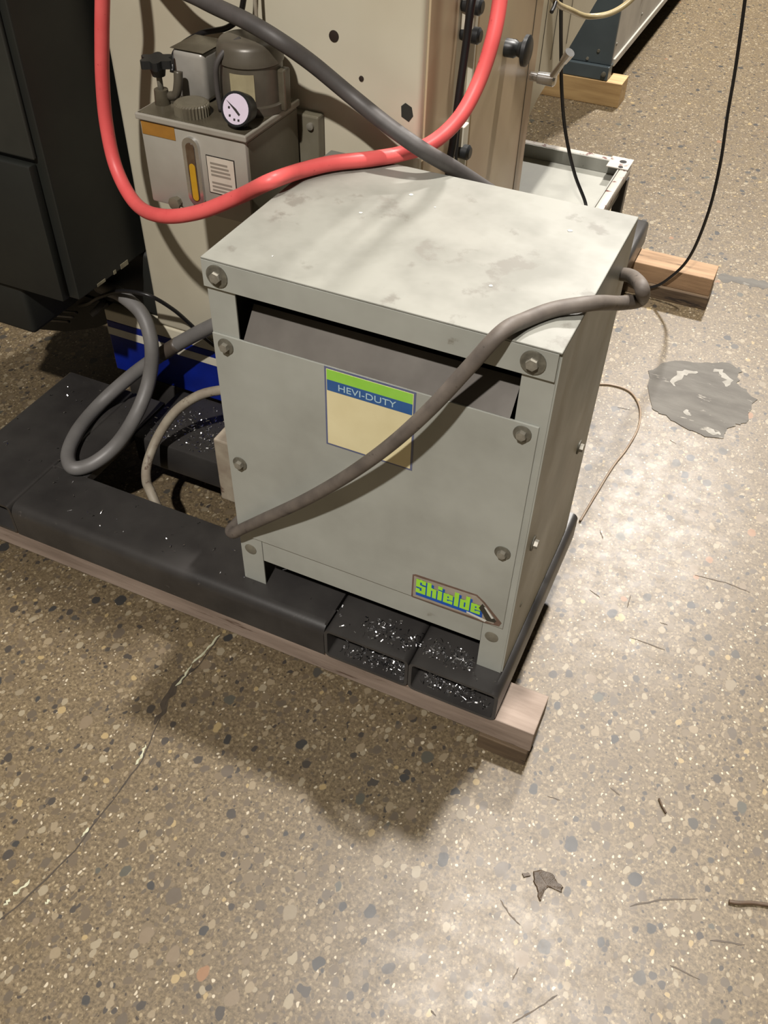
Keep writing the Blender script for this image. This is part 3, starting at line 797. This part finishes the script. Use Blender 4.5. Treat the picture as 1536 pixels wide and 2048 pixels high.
# ================================================================== hoses and cables
red = [ay(207, -70, 0.315) + Vector((0.0, 0.0, 0.85)), ay(207, -70, 0.315) + Vector((0.0, 0.0, 0.3)), ay(207, -70, 0.315), ay(205, 0, 0.315), ay(204, 80, 0.315), ay(205, 160, 0.314), ay(213, 250, 0.310), ay(232, 335, 0.295), ay(268, 403, 0.262), ay(325, 432, 0.212), ay(395, 425, 0.208), ay(480, 392, 0.216),
       az(540, 363, HT + 0.020), az(600, 342, HT + 0.0135), az(661, 327, HT + 0.0135), az(740, 318, HT + 0.0135), az(800, 308, HT + 0.014), ay(860, 288, 0.408), ay(915, 240, 0.44), ay(955, 170, 0.475), ay(985, 80, 0.50), ay(1000, 0, 0.52), ay(1006, -70, 0.53), ay(1006, -70, 0.53) + Vector((0.01, 0.05, 0.3)), ay(1006, -70, 0.53) + Vector((0.01, 0.1, 0.85))]
hose('air_hose', red, 0.0117, 'red', None, 'bright red rubber hose looping across the back of the transformer lid', 'hose', per=12, n=18)
dark = [(-0.44, 0.33, 1.42), (-0.39, 0.345, 1.20), ay(330, -45, 0.36), ay(405, 0, 0.35), ay(500, 46, 0.328), ay(560, 82, 0.326), ay(620, 124, 0.348), ay(700, 190, 0.366), ay(785, 258, 0.360), ay(850, 303, 0.365), ay(905, 335, 0.398), ay(955, 367, 0.432), ay(1005, 402, 0.465), ay(1040, 440, 0.47), (0.30, 0.47, 0.55), (0.30, 0.47, 0.42)]
hose('drain_hose', dark, 0.0122, 'hose_dark', None, 'dark grey rubber hose running diagonally over the red hose', 'hose', per=12, n=18)
main = [ax(1240, 548, 0.498), ax(1262, 552, 0.520), ax(1284, 577, 0.550), ax(1280, 600, 0.545), ax(1240, 606, 0.528), az(1180, 607, HT + 0.0125), az(1110, 618, HT + 0.0099), az(1050, 640, HT + 0.0099), ay(1005, 663, -0.0135), ay(940, 732, -0.032), ay(870, 808, -0.046), ay(790, 882, -0.050), ay(700, 948, -0.046), ay(610, 1000, -0.037), ay(530, 1037, -0.026), ay(488, 1056, -0.018), ay(466, 1066, -0.0125), (-0.0135, -0.006, 0.292), (-0.0155, 0.012, 0.289), (-0.015, 0.05, 0.285)]
hose('power_cable', main, 0.0099, 'cable', None, 'dusty grey power cable draped over the transformer lid and down across its front panel', 'cable', per=12, n=16)

# grey cable loop that lies on the skid
r2 = 0.0150
loop = [ay(200, 573, 0.460), ay(219, 580, 0.410), ay(245, 592, 0.38), ay(285, 630, 0.36), ay(303, 690, 0.335), ay(298, 760, 0.31), ay(272, 830, 0.25), az(228, 895, ZB + 0.035), az(180, 930, ZB + r2 + 0.001), az(148, 936, ZB + r2 + 0.001), az(136, 915, ZB + r2 + 0.001), az(152, 868, ZB + r2 + 0.002), az(200, 808, ZB + r2 + 0.004), ay(262, 752, 0.345), ay(330, 704, 0.372), ay(392, 668, 0.382), ay(440, 645, 0.386), ay(520, 610, 0.395), (-0.05, 0.405, 0.36)]
lc = hose('power_cable', loop, r2, 'cable_big', None, 'thick smooth grey cable looped on the skid beside the transformer', 'cable', per=12, n=18)
sp = spline(loop, 12)
seg = min(range(len(sp)), key=lambda i: (sp[i] - ay(345, 694, 0.385)).length)
bm = bmesh.new(); sweep(bm, sp[seg - 3:seg + 4], r2 + 0.0006, 18)
obj('tape_band', bm, 'tape', lc, smooth='all')
hose('flexible_conduit', [(-0.06, 0.33, 0.40), ay(520, 772, 0.315), ay(450, 779, 0.30), ay(400, 790, 0.285), ay(352, 822, 0.26), ay(315, 875, 0.225), ay(294, 930, 0.180), ay(293, 962, 0.148), ay(302, 985, 0.122), (-0.268, 0.106, 0.12), (-0.262, 0.108, 0.06), (-0.258, 0.112, 0.012)], 0.0100, 'cable_beige', None, 'chalky beige conduit arching down into the skid opening', 'conduit', per=10)
hose('thin_cable', [ay(158, 612, 0.456), ay(176, 608, 0.415), ay(205, 592, 0.378), ay(250, 582, 0.350), ay(300, 592, 0.352), ay(345, 618, 0.385), ay(380, 648, 0.416), ay(405, 672, 0.4215), ay(430, 692, 0.4215), ay(470, 722, 0.4205), (-0.1, 0.4205, 0.22)], 0.0042, 'black_rubber', None, 'thin black cable arching over the grey cable loop', 'cable')
LW = [[ay(206, 604, 0.456), ay(200, 612, 0.430), ay(192, 621, 0.412), ay(182, 629, 0.402)]]
for k in range(3):
    LW.append([ay(84 + 4 * k, 618 + 11 * k, 0.456), ay(104, 621 + 10 * k, 0.425), ay(128 - 2 * k, 623 + 9.5 * k, 0.408), ay(154 - 8 * k, 625 + 9 * k, 0.402)])
for k in range(4):
    hose('loose_wire', LW[k], 0.003 if k else 0.007, 'cable_big' if k % 2 == 0 else 'black_rubber', None, ['thick stub of grey wire under the black cabinet', 'upper thin black wire tail under the black cabinet', 'thin pale grey wire tail under the black cabinet', 'lowest thin black wire tail under the black cabinet'][k], 'wire')

# ================================================================== chip tray on legs beside the column
ty = thing('chip_tray', (0.2, 1.33, ZB), 'chipped grey steel tray with white rim on black legs', 'tray')
zt = 0.40
tx0, tx1, ty0, ty1 = -0.02, 0.297, 1.09, 1.585
box('tray_pan', tx0 + 0.004, tx1 - 0.01, ty0 + 0.004, ty1 - 0.01, zt - 0.040, zt - 0.036, 'tray', ty, 0.001)
box('tray_wall', tx0, tx1 - 0.026, ty1 - 0.028, ty1 - 0.023, zt - 0.0355, zt - 0.0002, 'tray', ty, 0.001)
box('tray_wall', tx1 - 0.028, tx1 - 0.024, ty0, ty1 - 0.029, zt - 0.0355, zt - 0.0002, 'tray', ty, 0.001)
box('tray_rim', tx0, tx1 - 0.0262, ty1 - 0.022, ty1, zt - 0.012, zt, 'tray_rim', ty, 0.002)
box('tray_rim', tx1 - 0.0235, tx1, ty0, ty1 - 0.0225, zt - 0.03, zt, 'tray_rim', ty, 0.004)
box('tray_corner', tx1 - 0.060, tx1, ty1 - 0.072, ty1, zt + 0.0002, zt + 0.004, 'tray_rim', ty, 0.0015)
lathe('corner_hole', (tx1 - 0.024, ty1 - 0.028, zt + 0.0042), (0, 0, 1), [(0, 0.0095), (0.0005, 0.0095), (0.0005, 0)], 'inside', ty, 20)
lathe('corner_hole', (tx1 - 0.022, ty1 - 0.064, zt + 0.0042), (0, 0, 1), [(0, 0.0065), (0.0005, 0.0065), (0.0005, 0)], 'inside', ty, 20)
box('tray_leg', tx1 - 0.028, tx1 - 0.001, ty1 - 0.040, ty1 - 0.008, ZB, zt - 0.0405, 'frame', ty, 0.002)
box('tray_leg', tx0 + 0.012, tx0 + 0.040, ty1 - 0.040, ty1 - 0.012, ZB, zt - 0.0405, 'frame', ty, 0.002)
box('tray_brace', tx1 - 0.034, tx1 - 0.012, ty0, ty1 - 0.042, zt - 0.078, zt - 0.055, 'frame', ty, 0.002)
box('tray_leg', tx1 - 0.036, tx1 - 0.008, ty0, ty0 + 0.028, 0.0, zt - 0.0405, 'frame', ty, 0.002)

# ================================================================== wires and hose around the tray
hose('hanging_wire', [ay(1497, -60, 1.52) + Vector((-0.02, 0, 0.9)), ay(1497, -60, 1.52), ay(1490, 0, 1.52), ay(1472, 130, 1.53), ay(1455, 230, 1.54), ay(1440, 330, 1.55), ay(1415, 430, 1.56), ay(1375, 520, 1.585), ay(1340, 555, 1.595), ay(1312, 572, 1.60), ay(1280, 575, 1.60), (0.30, 1.58, 0.075)], 0.0042, 'black_rubber', None, 'thin dark wire hanging down to the brown rear plank', 'wire')
hose('hanging_wire', [ax(1121, -60, 0.141) + Vector((0, 0, 0.6)), ax(1121, -60, 0.141), ax(1122, 0, 0.141), ax(1122, 90, 0.142), ay(1124, 190, 1.25), ay(1132, 270, 1.28), ay(1150, 350, 1.30), (0.2445, 1.30, 0.386), (0.250, 1.285, 0.3725), (0.252, 1.265, 0.3685), (0.252, 1.235, 0.3681)], 0.0042, 'black_rubber', None, 'thin dark wire hanging past the chrome crank into the tray', 'wire')
hose('beige_hose', [ax(1085, -60, 0.157), ax(1108, 0, 0.157), ax(1140, 20, 0.160), ay(1180, 33, 1.26), ay(1222, 26, 1.28), ay(1262, 0, 1.30), ay(1300, -50, 1.32)], 0.006, 'beige_hose', None, 'beige plastic hose sagging beside the cream column', 'hose')
hose('cable_tie', [ax(1111, 4, 0.162), ax(1108, 14, 0.163), ax(1103, 24, 0.163)], 0.004, 'black_rubber', None, 'short black tie end hanging from the beige hose', 'cable tie')
hose('floor_wire', [az(1150, 768, 0.003)] + [az(*p, 0.003) for p in ((1190, 768), (1225, 770), (1258, 782), (1278, 810), (1278, 850), (1255, 895), (1228, 930), (1200, 975), (1176, 1015), (1160, 1042))], 0.0026, 'clear_wire', None, 'stiff brownish wire curling over the floor by the transformer', 'wire')

# ================================================================== machine in the distance
fm = thing('far_machine', (-0.6, 4.2, 0.095), 'slate blue and grey machine base standing farther back on timber', 'machine')
box('front_face', -1.1, -0.10, 3.055, 3.075, 0.150, 1.2, 'slate_blue', fm, 0.003)
box('front_foot', -1.1, -0.100, 3.035, 3.10, 0.096, 0.1495, 'slate_blue', fm, 0.003)
lathe('foot_bolt', (-0.118, 3.0348, 0.122), nY, [(0, 0.010), (0.006, 0.010), (0.007, 0.006), (0.007, 0)], 'washer', fm, 12)
for k, (a, b) in enumerate(((3.076, 3.52), (3.523, 4.02), (4.023, 4.6), (4.603, 5.3), (5.303, 6.2))):
    pnl = box('side_panel', -0.125, -0.103, a, b, 0.165, 1.2, 'far_grey', fm, 0.002)
    lathe('panel_screw', (-0.1028, a + 0.03, 0.22), (1, 0, 0), [(0, 0.007), (0.003, 0.006), (0.003, 0)], 'washer', pnl, 10)
    lathe('panel_screw', (-0.1028, b - 0.03, 0.30), (1, 0, 0), [(0, 0.007), (0.003, 0.006), (0.003, 0)], 'washer', pnl, 10)
box('bottom_rail', -0.125, -0.095, 3.10, 6.2, 0.135, 0.1645, 'far_grey', fm, 0.002)
box('machine_bed', -1.09, -0.13, 3.10, 6.2, 0.10, 1.19, 'black_matte', fm, 0.002)
lathe('face_screw', (-0.16, 3.0549, 0.20), nY, [(0, 0.007), (0.003, 0.006), (0.003, 0)], 'washer', fm, 10)
lathe('face_screw', (-0.20, 3.0549, 0.165), nY, [(0, 0.006), (0.003, 0.006), (0.003, 0)], 'bolt', fm, 10)
timber('timber_block', -1.15, -0.035, 3.03, 3.15, 0.0, 0.095, 'wood_pale', 'pale new timber under the front foot of the slate blue machine')
timber('timber_block', -1.15, -0.20, 5.6, 5.72, 0.0, 0.0995, 'wood_pale', 'pale timber under the far end of the slate blue machine')

# ================================================================== litter on the floor
bm = bmesh.new()
mud = blob([F(*p).to_2d() for p in [(1067, 1744), (1084, 1739), (1106, 1748), (1112, 1762), (1126, 1774), (1123, 1787), (1112, 1778), (1098, 1774), (1088, 1782), (1082, 1804), (1077, 1800), (1074, 1778), (1066, 1764)]], 3, 0.0012)
cx_ = sum(p[0] for p in mud) / len(mud); cy_ = sum(p[1] for p in mud) / len(mud)
b0 = [bm.verts.new((p[0], p[1], 0.0001)) for p in mud]
b1 = [bm.verts.new((p[0] * 0.92 + cx_ * 0.08, p[1] * 0.92 + cy_ * 0.08, 0.0022 + random.uniform(-0.0006, 0.0008))) for p in mud]
for k in range(len(mud)):
    bm.faces.new((b0[k], b0[(k + 1) % len(mud)], b1[(k + 1) % len(mud)], b1[k]))
ctr = bm.verts.new((cx_, cy_, 0.0026))
for k in range(len(mud)): bm.faces.new((b1[k], b1[(k + 1) % len(mud)], ctr))
bm.faces.new(b0[::-1])
tag(obj('mud_flake', bm, 'mud'), 'flattened brown flake of dried mud on the bare floor', 'debris')
o = prism('mud_crumb', blob([F(*p).to_2d() for p in [(1044, 1748), (1056, 1746), (1062, 1752), (1048, 1756)]], 2, 0.0008), 'z', 0.0001, 0.003, 'mud'); tag(o, 'small brown crumb lying beside the mud flake', 'debris')
hose('twig', [az(1458, 1803, 0.004), az(1475, 1806, 0.005), az(1505, 1806, 0.004), az(1560, 1814, 0.004)], 0.0034, 'twig', None, 'dark brown twig lying on the concrete floor', 'twig', n=8)
hose('twig', [az(1318, 1597, 0.0024), az(1324, 1612, 0.0024), az(1332, 1626, 0.0024)], 0.0018, 'twig', None, 'short dark splinter lying on the concrete floor', 'splinter', n=6)

# ================================================================== metal shavings (nobody could count them)
bm = bmesh.new()
def shaving(x, y, z, L):
    a = random.uniform(0, 6.283); e = random.uniform(-0.3, 0.5)
    d = Vector((math.cos(a) * math.cos(e), math.sin(a) * math.cos(e), math.sin(e)))
    s = d.orthogonal().normalized(); s.rotate(Matrix.Rotation(random.uniform(0, 6.28), 3, d))
    wd = random.uniform(0.0005, 0.0013)
    p = Vector((x, y, z + 0.0012 + abs(d.z) * L / 2)); up = d.cross(s) * L * random.uniform(-0.25, 0.25)
    q = [p - d * L / 2 - s * wd, p - d * L / 2 + s * wd, p + s * wd + up, p - s * wd + up, p + d * L / 2 + s * wd, p + d * L / 2 - s * wd]
    v = [bm.verts.new(c) for c in q]
    bm.faces.new((v[0], v[1], v[2], v[3])); bm.faces.new((v[3], v[2], v[4], v[5]))
def scatter(n, x0, x1, y0, y1, z, cl=None):
    for k in range(n):
        if cl:
            c = random.choice(cl)
            x = random.gauss(c[0], c[2]); y = random.gauss(c[1], c[2])
            if not (x0 < x < x1 and y0 < y < y1): continue
        else:
            x = random.uniform(x0, x1); y = random.uniform(y0, y1)
        shaving(x, y, z, random.choice((0.003, 0.004, 0.005, 0.006, 0.009)))
zt_ = ZB + 0.0005
scatter(330, 0.19, 0.45, -0.03, 0.06, zt_, [(0.265, -0.002, 0.012), (0.29, 0.004, 0.012), (0.335, -0.004, 0.012), (0.385, 0.0, 0.010), (0.415, -0.006, 0.012), (0.445, -0.004, 0.008)])
scatter(60, 0.19, 0.50, -0.03, 0.02, zt_)
scatter(45, -0.50, 0.18, -0.015, 0.085, zt_)
scatter(30, -0.69, -0.45, 0.0, 0.35, zt_)
scatter(420, -0.42, -0.05, 0.255, 0.42, ZB - 0.0015, [(-0.36, 0.29, 0.03), (-0.33, 0.33, 0.035), (-0.28, 0.30, 0.035), (-0.25, 0.35, 0.04)])
zi = ZT + 0.0065
scatter(420, 0.197, 0.338, -0.035, 0.05, zi, [(0.235, -0.005, 0.02), (0.27, -0.012, 0.02), (0.30, -0.01, 0.02), (0.32, -0.015, 0.015)])
scatter(420, 0.362, 0.502, -0.035, 0.05, zi, [(0.385, -0.005, 0.018), (0.41, -0.01, 0.02), (0.44, -0.012, 0.02), (0.465, -0.01, 0.02)])
sh = obj('metal_shavings', bm, 'shaving')
tag(sh, 'bright curled metal shavings scattered over the black steel skid', 'metal shavings', kind='stuff')
